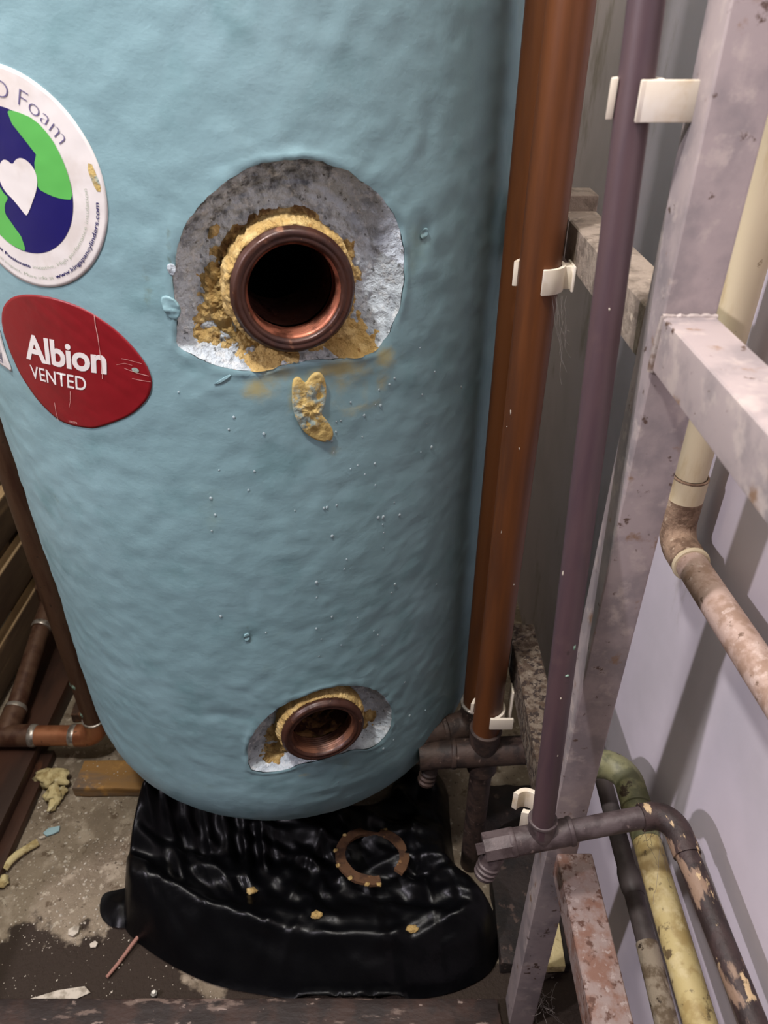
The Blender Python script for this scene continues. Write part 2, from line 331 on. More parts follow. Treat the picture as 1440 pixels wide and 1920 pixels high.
for wi, (bc, pl, i0, i1, j0, j1) in enumerate(wins):
    loop = [(i, j0) for i in range(i0, i1)] + [(i1, j) for j in range(j0, j1)] + [(i, j1) for i in range(i1, i0, -1)] + [(i0, j) for j in range(j1, j0, -1)]
    prev = [(wall0+j)*NU+i for i, j in loop]; n = len(loop); K = 9
    for k in range(1, K+1):
        cur = []
        for (i, j) in loop:
            u, v = (i-NU/2)*DU, V0+j*DV
            ang = math.atan2(v-bc[1], u-bc[0]); ro = outl(bc, pl, ang, wi*5); rw = math.hypot(u-bc[0], v-bc[1])
            t = k/K; rr = rw+(ro-rw)*t
            uu, vv = bc[0]+rr*math.cos(ang), bc[1]+rr*math.sin(ang)
            lip = .0012*math.exp(-((rr-ro)/.004)**2)*(1+nz3(uu*90, vv*90, 2)) - (.0012 if k == K else 0)
            cur.append(len(JV)); JV.append(J(uu, vv, lip)); JS.append(smear_at(uu, vv)); JG.append(grime_at(uu, vv))
        for q in range(n): JF.append((prev[q], prev[(q+1) % n], cur[(q+1) % n], cur[q]))
        prev = cur
obj('jacket', JV, JF, M_jacket, tank, attrs={'smear': JS, 'grime': JG})

RT = .0372          # tube radius of a boss
def cutpoint(bc, pl, ang, s, salt, D=.018):
    ro = outl(bc, pl, ang, salt); rr = ro+(RT-.001-ro)*s
    u, v = bc[0]+rr*math.cos(ang), bc[1]+rr*math.sin(ang)
    lack = max(.25, min(1, (ro-RT)/.02))
    dep = D*lack*(.10*min(1, s/.02)+.62*min(1, s/.35)**.8+.28*s)
    return u, v, dep
def foam_cut(bc, pl, salt, greyf):
    NA, NS = 360, 52; V = []; F = []; A = []
    for k in range(NS+1):
        s = (k/NS)**1.15
        for q in range(NA):
            ang = 2*math.pi*q/NA; u, v, dep = cutpoint(bc, pl, ang, s, salt)
            n = (.0016*fbm(u*150, v*150, salt, 4)+.0011*abs(nz3(u*330, v*330, 1))-.0005)*min(1, s*9)
            V.append(J(u, v, -dep+n-.0006*(s == 0))); A.append(greyf(u-bc[0], v-bc[1]))
    for k in range(NS):
        for q in range(NA): F.append((k*NA+q, k*NA+(q+1) % NA, (k+1)*NA+(q+1) % NA, (k+1)*NA+q))
    o = obj('cut_foam', V, F, M_cut, tank, attrs={'grey_tone': A}); o['label'] = 'rough grey-white foam laid bare around the boss'; return o
def residue(bc, pl, salt, masks, stain=lambda a, s: 0):
    NA, NS = 420, 60; V = []; F = []; S = []
    H = []
    for k in range(NS+1):
        s = k/NS*1.0
        for q in range(NA):
            ang = 2*math.pi*q/NA; u, v, dep = cutpoint(bc, pl, ang, s, salt)
            m = 0
            deg = math.degrees(ang)
            for (a0, aw, s0, sw, am) in masks:
                da = (deg-a0+180) % 360-180
                m = max(m, am*math.exp(-((da/aw)**2+((s-s0)/sw)**2)**1.6))
            h = m+.42*fbm(u*130, v*130, salt+3, 4)-.5
            H.append(h); V.append(J(u, v, -dep+max(-.004, min(.0055, h*.006))+.0008*nz3(u*500, v*500, 4)*(h > 0))); S.append(stain(deg, s))
    for k in range(NS):
        for q in range(NA):
            f = (k*NA+q, k*NA+(q+1) % NA, (k+1)*NA+(q+1) % NA, (k+1)*NA+q)
            if max(H[i] for i in f) > -.15: F.append(f)
    par = {}
    def find(i):
        while par.setdefault(i, i) != i: par[i] = par[par[i]]; i = par[i]
        return i
    for f in F:
        for i in f[1:]: par[find(i)] = find(f[0])
    isl = {}
    for f in F: isl.setdefault(find(f[0]), []).append(f)
    for fs_ in isl.values():
        if len(fs_) < 60: continue
        used = sorted({i for f in fs_ for i in f}); mp = {o: n for n, o in enumerate(used)}
        o = obj('foam_residue', [V[i] for i in used], [tuple(mp[i] for i in f) for f in fs_], M_yfoam, tank, attrs={'stain': [S[i] for i in used]})
        o['label'] = 'crumbly ochre foam stuck in the cut-out'
def lathe(bc, prof, n=72, salt=0, lump=0):
    """prof: (r, out) about the boss axis, out measured outwards from the jacket surface"""
    a = bc[0]/R; nrm = Vector((math.sin(a), -math.cos(a), 0)); ux = Vector((math.cos(a), math.sin(a), 0)); uz = Vector((0, 0, 1))
    c = Vector((CX, CY, bc[1])) + nrm*R; V = []; F = []
    for i, (r, h) in enumerate(prof):
        for q in range(n):
            t = 2*math.pi*q/n; d = lump*(fbm(math.cos(t)*4, math.sin(t)*4, salt+i*.25, 3)+.7*nz3(math.cos(t)*17, math.sin(t)*17, i*.8+salt)+.55*nz3(math.cos(t)*46, math.sin(t)*46, i*1.3+salt)) if lump else 0
            V.append(c+nrm*(h+d*.6)+(ux*math.cos(t)+uz*math.sin(t))*(r+d))
    for i in range(len(prof)-1):
        for q in range(n): F.append((i*n+q, i*n+(q+1) % n, (i+1)*n+(q+1) % n, (i+1)*n+q))
    return V, F
def boss(bc, salt, protr):
    p = protr
    prof = [(RT, -.05), (RT, p-.006), (RT+.0006, p-.005), (RT+.0006, p-.003), (RT-.0004, p-.0022), (RT-.0006, p-.0012), (RT-.0018, p), (.0335, p+.0004), (.0325, p-.0004), (.0318, p-.0004), (.0305, p+.0002), (.0296, p-.0006), (.0288, p-.0024)]
    V, F = lathe(bc, prof, 96, salt, .00018); b = obj('boss_collar', V, F, M_boss, tank); b['label'] = 'dark tarnished copper boss ring'
    prof = [(.0288, p-.0024)]
    for k in range(7):
        h = p-.004-k*.0023; prof += [(.0283, h), (.0272, h-.0008), (.0272, h-.0012), (.0283, h-.002)]
    V, F = lathe(bc, prof, 96); t = obj('thread', V, F, M_dullthread if salt else M_bright, b); t['label'] = 'dull copper screw thread' if salt else 'bright copper screw thread'
    prof = [(.0272, p-.022), (.0268, p-.024), (.0262, p-.026), (.0262, p-.075)]
    V, F = lathe(bc, prof, 72, salt, .0003); obj('bore', V, F, M_boss, b)
    return b
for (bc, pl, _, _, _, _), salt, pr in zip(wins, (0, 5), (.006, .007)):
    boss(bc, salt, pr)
    foam_cut(bc, pl, salt, (lambda x, y: .46*max(0, min(1, (y-.014-.5*max(0, x-.01))/.045))+.2*max(0, min(1, (-x-.03)/.03))) if salt == 0 else (lambda x, y: .25*max(0, min(1, (y-.01)/.03))+.1))  # cut foam runs greyer towards its top and left, broken by noise
# ochre foam collars around the two bosses and residue in the cut-outs
V, F = lathe(B1, [(RT-.002, -.021), (RT+.003, -.0185), (RT+.0042, -.0155), (RT+.0040, -.012), (RT+.0036, -.008), (RT+.0030, -.005), (RT+.0024, -.002), (RT+.0014, -.0002), (RT-.0002, .0006), (RT-.0015, -.002)], 260, 2, .0016)
o = obj('foam_collar', V, F, M_yfoam, tank, attrs={'stain': [0]*len(V)}); o['label'] = 'ragged ochre foam ring around the upper boss'
V, F = lathe(B2, [(RT-.002, -.022), (RT+.002, -.018), (RT+.0034, -.014), (RT+.0034, -.010), (RT+.003, -.006), (RT+.0022, -.003), (RT+.0012, -.0005), (RT-.0002, .0004), (RT-.0015, -.003)], 260, 8, .0013)
o = obj('foam_collar', V, F, M_yfoam, tank, attrs={'stain': [.1]*len(V)}); o['label'] = 'ochre foam ring around the lower boss'
residue(B1, wins[0][1], 0, [(185,34,.72,.32,1.0), (222,20,.7,.35,.85), (150,26,.82,.2,.95), (110,30,.86,.14,.95), (75,25,.86,.13,.85), (205,22,.4,.22,.7), (250,24,.35,.5,.85), (312,19,.38,.42,1.05), (290,12,.5,.3,.8), (2,8,.66,.13,.74), (18,9,.74,.13,.72), (143,6,.45,.1,.9)],
        lambda d, s: (.75 if 60 < d < 165 else .1)*max(0, 1-abs(s-.75)/.3))
residue(B2, wins[1][1], 5, [(200,20,.7,.3,.8), (225,16,.5,.4,.85), (330,16,.6,.4,.8), (100,40,.95,.1,.9)], lambda d, s: .5)
# brown deposit lying in the lower bore
a = B2[0]/R; nrm = Vector((math.sin(a), -math.cos(a), 0)); ux = Vector((math.cos(a), math.sin(a), 0)); c = Vector((CX, CY, B2[1]))+nrm*R
V = []; F = []
for i in range(25):
    for q in range(25):
        t = -math.pi/2+(q-12)/12*1.0; h = -.012-i/24*.05
        rr = .0266-max(-.001, .003*fbm(q*.35, i*.35, 2)+.0012-.004*abs((q-12)/12)**3)
        V.append(c+nrm*h+(ux*math.cos(t)+Vector((0,0,1))*math.sin(t))*rr)
for i in range(24):
    for q in range(24): F.append((i*25+q, i*25+q+1, (i+1)*25+q+1, (i+1)*25+q))
obj('scale_deposit', V, F, M_scale, tank)['label'] = 'crusty brown scale inside the lower boss'

def patch(name, poly, m, parent, off, c=None, rings=14, na=140, hf=None, skirt=0, smooth=1, mapf=J):
    poly = smooth_poly(poly, smooth) if smooth else poly
    c = c or (sum(p[0] for p in poly)/len(poly), sum(p[1] for p in poly)/len(poly))
    V = [mapf(c[0], c[1], off+(hf(c[0], c[1], 0) if hf else 0))]; F = []
    for k in range(1, rings+1):
        s = k/rings
        for q in range(na):
            a = 2*math.pi*q/na; r = ray_poly(c, a, poly)*s; u, v = c[0]+r*math.cos(a), c[1]+r*math.sin(a)
            V.append(mapf(u, v, off+(hf(u, v, s) if hf else 0)))
    if skirt:
        for q in range(na):
            a = 2*math.pi*q/na; r = ray_poly(c, a, poly); u, v = c[0]+r*math.cos(a), c[1]+r*math.sin(a)
            V.append(mapf(u, v, off-skirt+(hf(u, v, 1) if hf else 0)))
    for q in range(na): F.append((0, 1+q, 1+(q+1) % na))
    for k in range(rings-1+(1 if skirt else 0)):
        for q in range(na): F.append((1+k*na+q, 1+(k+1)*na+q, 1+(k+1)*na+(q+1) % na, 1+k*na+(q+1) % na))
    return obj(name, V, F, m, parent)
GLOB = [(0.062,0.6647),(0.0675,0.6646),(0.0695,0.6585),(0.0749,0.6668),(0.0811,0.6665),(0.0838,0.6564),(0.0825,0.6432),(0.0784,0.6371),(0.0833,0.6307),(0.0875,0.6214),(0.0852,0.6147),(0.0786,0.6152),(0.0698,0.6211),(0.064,0.6297),(0.0604,0.6412),(0.0606,0.6532)]
patch('foam_drip', GLOB, M_smearfoam, tank, .0022, c=(.0722,.641), hf=lambda u, v, s: .0012*(1-s**3)+.0016*fbm(u*170, v*170, 3)*(1-s**4), skirt=.004, smooth=2)['label'] = 'flattened ochre foam drip below the upper boss'
# small curled flaps of jacket skin at the edge of the cut-outs
def flap(pts, h0, h1, m=M_jacket):
    patch('skin_flap', pts, m, tank, .0008, rings=6, na=40, hf=lambda u, v, s: h0+h1*nz3(u*150, v*300, 6), skirt=.0015, smooth=1)
flap([(-.013,.719),(-.008,.721),(-.002,.717),(-.001,.710),(-.006,.704),(-.010,.709)], .0006, .0016)
flap([(-.0055,.7385),(-.002,.7395),(.0,.736),(-.002,.732),(-.005,.733)], .0001, .0014, M_cut)
flap([(.010,.662),(.016,.6665),(.0235,.6705),(.024,.6695),(.018,.6655)], .0001, .0012)
flap([(.155,.742),(.160,.747),(.162,.742),(.158,.738)], .0004, .001)
flap([(.007,.446),(.012,.449),(.0125,.443),(.009,.438)], .0004, .0015)
# water beads
V = []; F = []
def bead(u, v, r):
    n0 = len(V); N1, N2 = 10, 4; sq = 1.0+random.random()*.35
    for k in range(N2+1):
        t = math.pi/2*k/N2
        for q in range(N1):
            ph = 2*math.pi*q/N1; V.append(J(u+r*math.cos(t)*math.cos(ph), v+r*sq*math.cos(t)*math.sin(ph), r*.7*math.sin(t)))
    for k in range(N2):
        for q in range(N1): F.append((n0+k*N1+q, n0+k*N1+(q+1) % N1, n0+(k+1)*N1+(q+1) % N1, n0+(k+1)*N1+q))
for i in range(110):
    u = random.gauss(.10, .05); v = random.uniform(.22, .68) if i % 3 else random.uniform(.5, .66)
    if u > .23 or u < -.1 or (math.hypot(u-B1[0], v-B1[1]) < .085) or (math.hypot(u-B2[0], v-B2[1]) < .085): continue
    bead(u, v, random.choice((.0006,.0007,.0008,.001,.0013)))
tag(obj('water_beads', V, F, M_water, tank), 'clear water beads on the blue jacket', kind='stuff')

# --- labels on the cylinder
def textmesh(s, size=1, offset=0.0, space=1.0):
    cu = bpy.data.curves.new('t', 'FONT'); cu.body = s; cu.size = size; cu.offset = offset; cu.space_character = space; cu.resolution_u = 4
    ob = bpy.data.objects.new('t', cu); COL.objects.link(ob)
    dg = bpy.context.evaluated_depsgraph_get(); dg.update()
    me = bpy.data.meshes.new_from_object(ob.evaluated_get(dg))
    bm = bmesh.new(); bm.from_mesh(me); bmesh.ops.triangulate(bm, faces=bm.faces)
    for _ in range(2):
        es = [e for e in bm.edges if e.calc_length() > size*.35]
        if es: bmesh.ops.subdivide_edges(bm, edges=es, cuts=1); bmesh.ops.triangulate(bm, faces=bm.faces)
    vs_ = [v.co.copy() for v in bm.verts]; fs = [tuple(v.index for v in f.verts) for f in bm.faces]
    bm.free(); bpy.data.objects.remove(ob); bpy.data.curves.remove(cu); bpy.data.meshes.remove(me)
    return vs_, fs
def lettering(parent, txt, m, fn, size, offset=0.0, width=None, label=None, off=.0015, space=1.0):
    v, f = textmesh(txt, size, offset, space)
    x0 = min(p.x for p in v); x1 = max(p.x for p in v); k = (width/(x1-x0)) if width else 1
    P = []
    for p in v:
        uu, vv = fn((p.x-x0)*k, p.y); P.append(J(uu, vv, off(uu, vv) if callable(off) else off))
    o = obj('lettering', P, f, m, parent)
    # faces outwards
    if label: o['label'] = label
    return o
def circ(c, r, n=64): return [(c[0]+r*math.cos(2*math.pi*i/n), c[1]+r*math.sin(2*math.pi*i/n)) for i in range(n)]
rs = patch('round_label', circ(SC0, SR), M_stk, tank, .0006, c=SC0, rings=30, na=180, skirt=.0008, smooth=0)
rs['label'] = 'round white label with a blue and green globe and a heart'
patch('globe_print', circ(SC0, .0388), M_navy, rs, .00078, c=SC0, rings=18, na=120, smooth=0)
G1 = [(-0.0832,0.8158),(-0.0768,0.8154),(-0.0664,0.812),(-0.0589,0.8037),(-0.0551,0.7943),(-0.0532,0.7837),(-0.0537,0.7724),(-0.0601,0.7723),(-0.0678,0.7738),(-0.0758,0.777),(-0.0742,0.7808),(-0.0743,0.789),(-0.0705,0.7954),(-0.0703,0.7998),(-0.074,0.8027),(-0.0793,0.8047),(-0.0818,0.808),(-0.0827,0.8122)]
G2 = [(-.1290,.7700),(-.118,.7745),(-0.1044,0.7769),(-0.1019,0.7723),(-0.099,0.7706),(-0.1041,0.7663),(-0.1057,0.7612),(-0.1036,0.7555),(-0.0973,0.7511),(-0.0967,0.745),(-0.0964,0.7405),(-0.1036,0.7422),(-0.1106,0.7446),(-0.118,0.7502),(-.126,.761)]
HT = [(-0.0893,0.7885),(-0.0858,0.7916),(-0.0816,0.7927),(-0.0773,0.7911),(-0.0743,0.7872),(-0.074,0.7818),(-0.0767,0.776),(-0.0812,0.7701),(-0.0869,0.7629),(-0.0892,0.7615),(-0.092,0.7654),(-0.0958,0.7699),(-0.1001,0.7734),(-0.1025,0.778),(-0.102,0.7827),(-0.0997,0.7875),(-0.0961,0.7907),(-0.0926,0.791)]
patch('land_print', G1, M_green, rs, .0009, c=(-.066,.789), rings=12, smooth=1)
patch('land_print', G2, M_green, rs, .0009, c=(-.108,.764), rings=12, smooth=1)
patch('heart_print', HT, M_stk, rs, .00102, c=(-.0885,.780), rings=8, smooth=1)
def arc_top(a0, rb): return lambda x, y: (SC0[0]+(rb+y)*math.cos(math.radians(a0)-x/rb), SC0[1]+(rb+y)*math.sin(math.radians(a0)-x/rb))
def arc_bot(a0, rb): return lambda x, y: (SC0[0]+(rb-y)*math.cos(math.radians(a0)+x/rb), SC0[1]+(rb-y)*math.sin(math.radians(a0)+x/rb))
deg = math.radians
lettering(rs, 'O Foam', M_lav, arc_top(86.5, .0432), .0125, -.00026, deg(57)*.0432, 'thin slate lettering reading O Foam', .0009, 1.0)
lettering(rs, 'Planet Passionate', M_navy, arc_bot(-136, .0482), .0030, .00006, deg(41)*.0482, off=.0009)
lettering(rs, 'initiative. High perfomance insulation', M_sage, arc_bot(-92.5, .0482), .0031, -.00005, deg(92)*.0482, off=.0009)
lettering(rs, 'ental impact. More info at', M_sage, arc_bot(-130, .0542), .0031, -.00005, deg(53)*.0542, off=.0009)
lettering(rs, 'www.kingspancylinders.com', M_navy, arc_bot(-75, .0542), .0034, .00004, deg(67)*.0542, 'navy web address on the round label', .0009)
patch('foam_spot', [(-.0415,.790),(-.0385,.793),(-.0365,.786),(-.035,.779),(-.037,.776),(-.0392,.779)], M_smearfoam, rs, .0007, rings=4, na=24, hf=lambda u, v, s: .0004*(1-s))
def lift(u, v, s):
    q = (u+.043)*.62-(v-.640)*.78      # distance towards the loose lower right corner
    k = max(0, (q-.004)/.014); e = max(0, s-.72)/.28
    return .0085*min(1.3, k)**1.4*e + .0003*abs(nz3(u*60+v*90, 2, 2))
red = patch('red_label', RED, M_red, tank, .0006, rings=30, na=190, hf=lift, skirt=.0005, smooth=2)
red['label'] = 'dark red pebble-shaped label reading Albion VENTED'
sh = .22
ro_ = lambda u, v: .0009+lift(u, v, 0)
lettering(red, 'Albion', M_redback, lambda x, y: (-.1245+x+y*sh, .6682+y*1.0), .0252, .00075, .0672, 'bold white word Albion', ro_, .97)
lettering(red, 'VENTED', M_redback, lambda x, y: (-.1255+x+y*sh, .6535+y), .0142, .00012, .0492, 'white word VENTED', ro_)
lettering(red, '100278', M_crease, lambda x, y: (-.0985+x, .6262+y), .0022, 0, .0068, off=ro_)
def crease(pts, wd):
    P = []; F = []
    for i, (u, v) in enumerate(pts):
        j = i if i < len(pts)-1 else i-1; du, dv = pts[j+1][0]-pts[j][0], pts[j+1][1]-pts[j][1]; l = math.hypot(du, dv)
        w = wd*(.4+.8*random.random()); P += [J(u-dv/l*w, v+du/l*w, ro_(u, v)+.0001), J(u+dv/l*w, v-du/l*w, ro_(u, v)+.0001)]
        if i: F.append((2*i-2, 2*i-1, 2*i+1, 2*i))
    obj('crease', P, F, M_crease, red)
crease([(-.0568,.7062),(-.0575,.700),(-.0577,.693),(-.0584,.686),(-.0592,.678),(-.0605,.668),(-.0615,.664)], .00022)
crease([(-.1092,.6248),(-.109,.632),(-.108,.639)], .00022)
crease([(-.090,.651),(-.0925,.643),(-.095,.638)], .00016)
crease([(-.0445,.6795),(-.038,.6785),(-.0315,.677)], .0002); crease([(-.049,.675),(-.043,.6765),(-.038,.6755)], .00018)
crease([(-.044,.673),(-.036,.6705),(-.0285,.669)], .0002); crease([(-.040,.6665),(-.034,.6655),(-.028,.665)], .0002)
patch('foam_speck', [(-.0393,.6735),(-.0362,.6742),(-.0338,.6725),(-.0352,.6705),(-.0385,.671)], M_smearfoam, red, .0011, rings=4, na=20)
ss = patch('paper_label', [(-.150,.684),(-.1512,.667),(-.1496,.6515),(-.1565,.6525),(-.1685,.6535),(-.19,.658),(-.19,.688)], M_stk, tank, .0013, rings=8, na=60, skirt=.001, smooth=0)
ss['label'] = 'corner of a white paper label beside the red one'
for k, g in enumerate((.003, .0055)):
    pl = [(-.1535-g, .679), (-.1525-g, .664), (-.158-g*.4, .6525+g), (-.1685, .654+g)]
    P = []; F = []
    for i, (u, v) in enumerate(pl):
        P += [J(u, v, .0017), J(u-.0006, v+.0006, .0017)]
        if i: F.append((2*i-2, 2*i-1, 2*i+1, 2*i))
    obj('border_print', P, F, M_navy, ss)

# hidden support under the cylinder
st = thing('timber_stand', 'dark timber stand under the blue cylinder', 'stand')
for x in (-.21, -.06): MB().box(x, x+.045, .60, .72, 0, .07).build('bearer', M_dkwood, st, smooth=True, bevel=.003)
MB().box(-.215, -.01, .59, .73, .07, ZB).build('board', M_dkwood, st, bevel=.003)

# ------------------------------------------------------------------ copper pipework on the left
def ring(p, d, r, wd=.004, m=M_solder, parent=None, name='solder_ring', bulge=.0012):
    p = Vector(p); d = Vector(d).normalized(); mb = MB()
    mb.tube([p-d*wd, p-d*wd*.6, p, p+d*wd*.6, p+d*wd], [r, r+bulge, r+bulge*1.2, r+bulge, r], 28)
    return mb.build(name, m, parent)
lp = thing('copper_pipework', 'brown copper riser with bright elbow on the left of the blue cylinder', 'pipe')
r = .0137; X, Y, Z = -.384, .655, .05
MB().tube([(X, Y, Z+.027), (X, Y, .4), (X, Y, .8), (X, Y, 1.25)], r, 32).build('riser', M_cop_br, lp)
el = MB().tube([(X, Y, Z+.034)]+bend((X, Y, .2), (X, Y, Z), (X-.1, Y, Z), .022)+[(X-.034, Y, Z)], r+.0013, 32).build('elbow', M_cop_new, lp)
ring((X, Y, Z+.034), (0,0,1), r+.0005, .002, parent=el); ring((X-.034, Y, Z), (1,0,0), r+.0003, .005, parent=el)
MB().tube([(X-.03, Y, Z), (X-.09, Y, Z)], r, 32).build('horizontal_run', M_cop_new, lp)
te = MB().tube([(X-.088, Y, Z), (X-.175, Y, Z)], r+.0013, 32).tube([(X-.128, Y, Z), (X-.128, Y+.04, Z+.006)], r+.0013, 28).build('tee', M_cop_br, lp)
ring((X-.089, Y, Z), (1,0,0), r+.0003, .005, parent=te); ring((X-.128, Y+.04, Z+.006), (0,1,.15), r, .005, parent=te)
bp = MB().tube([(X-.128, Y+.035, Z+.005), (X-.136, .83, Z+.035)], r-.001, 28).build('back_run', M_cop_br, lp)
e2 = MB().tube([(X-.1357, .825, Z+.034)]+bend((X-.136, .8, Z+.03), (X-.137, .875, Z+.042), (X-.137, .875, .2), .022)+[(X-.137, .875, .13)], r+.0008, 28).build('elbow', M_cop_br, lp)
ring((X-.1357, .83, Z+.035), (0,1,.15), r, .005, parent=e2)
for (z, t) in ((.155, 200), (.157, 245), (.103, 230)):
    a = math.radians(t); mb = MB(); V = []; F = []
    for i in range(9):
        for q in range(9):
            tt = a+(i-4)*.06; zz = z+(q-4)*.0011; h = .0012*max(0, 1-((i-4)/4)**2-((q-4)/4)**2)+.001*nz3(i*.9, q*.9, t)
            V.append((X+(r+h-.0003)*math.cos(tt), Y+(r+h-.0003)*math.sin(tt), zz))
    for i in range(8):
        for q in range(8): F.append((i*9+q, i*9+q+1, (i+1)*9+q+1, (i+1)*9+q))
    obj('verdigris_spot', V, F, M_verd, lp)

# ------------------------------------------------------------------ copper risers on the right
def clean_ring(p, r, parent, m): return ring(p, (0,0,1), r, .0018, m, parent, 'socket_rim', .0014)
ca = thing('copper_riser', 'orange-brown copper riser in front, clipped to the grey steel frame', 'pipe')
X, Y = .105, .504; r = .014; ZT = .215
MB().tube([(X, Y, ZT+.02), (X, Y, .5), (X, Y, .9), (X, Y, 1.25)], r, 36).build('riser', M_cop_or, ca)
tb = MB().tube([(X, Y, ZT+.032), (X, Y, ZT-.03)], r+.002, 32).tube([(X+.06, Y, ZT), (X-.03, Y-.004, ZT-.002)], r+.001, 28).build('tee', M_cop_dk, ca)
clean_ring((X, Y, ZT+.032), r+.0012, tb, M_cop_dk)
MB().tube([(X+.05, Y, ZT), (X+.075, Y, ZT)], r+.007, 30).build('union_nut', M_cop_dk, ca)
MB().tube([(X, Y, ZT-.02), (X, Y, .0)], r-.002, 28).build('drop_pipe', M_cop_dk, ca)
dk = MB().tube([(X-.03, Y-.004, ZT-.002), (X-.068, Y-.006, ZT-.004)], r+.0005, 28).build('drain_cock', M_cop_dk, ca)
ring((X-.032, Y-.004, ZT-.002), (1,0,0), r+.0008, .003, M_cop_dk, dk, 'joint_ring')
pts = [Vector((X-.054, Y-.006, ZT-.008))+Vector((-.18, -.15, -.95)).normalized()*t for t in (0,.012,.016,.018,.022,.024,.028,.030,.034)]
MB().tube(pts, [.009,.009,.0085,.0098,.0085,.0098,.0085,.0098,.0085], 22).build('hose_nozzle', M_cop_dk, dk)
cb = thing('copper_riser', 'orange-brown copper riser behind, tight against the blue cylinder', 'pipe')
X, Y = .098, .5345; ZT = .218
MB().tube([(X, Y, ZT+.016), (X, Y, .5), (X, Y, .9), (X, Y, 1.25)], r, 36).build('riser', M_cop_or, cb)
eb = MB().tube([(X, Y, ZT+.034)]+bend((X, Y, .4), (X, Y, ZT), (X-.1, Y-.03, ZT+.006), .02)+[(X-.032, Y-.0096, ZT+.002)], r+.0018, 30).build('elbow', M_cop_dk, cb)
clean_ring((X, Y, ZT+.034), r+.001, eb, M_solder)
s2 = MB().tube([(X-.03, Y-.009, ZT+.002), (X-.052, Y-.016, ZT+.004), (X-.07, Y-.022, ZT+.006)], r+.0005, 28).build('stub', M_cop_dk, cb)
ring((X-.034, Y-.0105, ZT+.002), (1,.3,0), r+.0012, .003, M_cop_dk, s2, 'joint_ring')

def speck(parent, ax, r_, z, ang, w_, h_, m, seed):
    w_ *= .75; h_ *= .75
    V = []; F = []
    for i in range(9):
        for q in range(9):
            tt = math.radians(ang)+(i-4)/4*w_/r_; zz = z+(q-4)/4*h_
            k = .7-((i-4)/4)**2-((q-4)/4)**2+1.1*nz3(i*.55, q*.55, seed); p0 = ax(zz); e = r_-.0003+.0009*max(0, min(1, k))
            V.append((p0[0]+e*math.cos(tt), p0[1]+e*math.sin(tt), zz))
    for i in range(8):
        for q in range(8): F.append((i*9+q, i*9+q+1, (i+1)*9+q+1, (i+1)*9+q))
    obj('paint_speck', V, F, m, parent)
for (z, a, w_, h_) in ((.613, -142, .0011, .004), (.585, -100, .0007, .0022), (.60, -150, .0005, .0008), (.45, -60, .0008, .002), (.505, -128, .0005, .003)):
    speck(ca, lambda zz: (.105, .504), .014, z, a, w_, h_, M_chip, z*91)
# ------------------------------------------------------------------ steel frame
fr = thing('steel_rack', 'grey steel box-section rack with rails and a rust-spotted post', 'rack')
def bar(name, x0, x1, y0, y1, z0, z1, m, bev=.0022):
    return MB().box(x0, x1, y0, y1, z0, z1).build(name, m, fr, bevel=bev, seg=3)
bar('post', .1275, .1525, .33, .355, 0, 1.35, M_galv)
bar('front_rail', .1275, .1525, -.25, .3305, .7175, .744, M_galv)
bar('back_rail', .1275, .1525, .3545, .56, .714, .741, M_dust)
bar('front_rail', .136, .164, -.25, .3305, .283, .311, M_rustrail)
bar('back_rail', .1275, .153, .3545, .56, .300, .342, M_mould)
bar('cross_rail', .100, .1525, .558, .585, .70, .752, M_dust)
for z in (.744, .7175):
    P = [(.1275+.025*i/16, .3295+.0006*nz3(i, z*9, 1), z+.0006*nz3(i*1.3, 4, z)) for i in range(17)]
    MB().tube(P, [.0012+.0006*nz3(i*.9, z, 3) for i in range(17)], 10).build('weld_bead', M_weld, fr)
MB().tube([(.1278, .3295, .744), (.1272, .3292, .735), (.1274, .3294, .725), (.1276, .3295, .7175)], [.0012, .0016, .0018, .0022], 10).build('weld_bead', M_weld, fr)

# ------------------------------------------------------------------ purple pipe and its run
pp = thing('purple_pipe', 'thin purple-brown pipe with drain tee and black peeling run along wall', 'pipe')
rp = .0076
top = Vector((.1035, .395, 1.12)); bot = Vector((.1083, .2965, .392))
MB().tube([bot+(top-bot)*t for t in (0, .3, .6, 1)], rp, 30).build('riser', M_purple, pp)
d = (top-bot).normalized()
TL = Vector((.072, .2935, .379)); TE = Vector((.190, .306, .3985))
dr = (TE-TL).normalized()
T0 = TL+dr*.0375
tee = MB().tube([T0-dr*.02, T0+dr*.021], .0094, 28).tube([T0, T0+d*.017], .0094, 28).build('tee', M_tee, pp)
ring(T0+d*.017, d, .0092, .0016, M_tee, tee, 'socket_rim', .0008); ring(T0-dr*.02, dr, .0092, .0025, M_tee, tee, 'joint_ring', .0008); ring(T0+dr*.021, dr, .0092, .002, M_tee, tee, 'joint_ring', .0008)
dc = MB().tube([T0-dr*.02, T0-dr*.040], .0102, 8).build('drain_cock', M_tee, pp)
MB().tube([T0-dr*.039, T0-dr*.0455], .0042, 4).build('spindle', M_tee, dc)
nd = Vector((-.32, -.25, -.9)).normalized(); n0 = T0-dr*.030
MB().tube([n0+nd*t for t in (.006,.012,.0165,.0175,.0205,.0215,.0245,.0255,.0285)], [.0078,.0078,.0074,.0083,.0072,.0082,.007,.008,.0068], 22).build('hose_nozzle', M_tee, dc)
MB().tube([T0+dr*.018+(TE-T0-dr*.018)*t for t in (0,.5,.86)], rp, 28).build('cross_run', M_tee, pp)
WEND = Vector((.2235, .0, .368))
TB = Vector((.199, .307, .399))
el = MB().tube([TE-dr*.012]+bend(TE-dr*.03, TB, WEND, .014)+[TB+(WEND-TB).normalized()*.03], .0093, 28).build('elbow', M_peel, pp)
MB().tube([TB+(WEND-TB).normalized()*.025, (TB+WEND)/2, WEND, TB+(WEND-TB)*1.5], .0079, 28).build('wall_run', M_peel, pp)

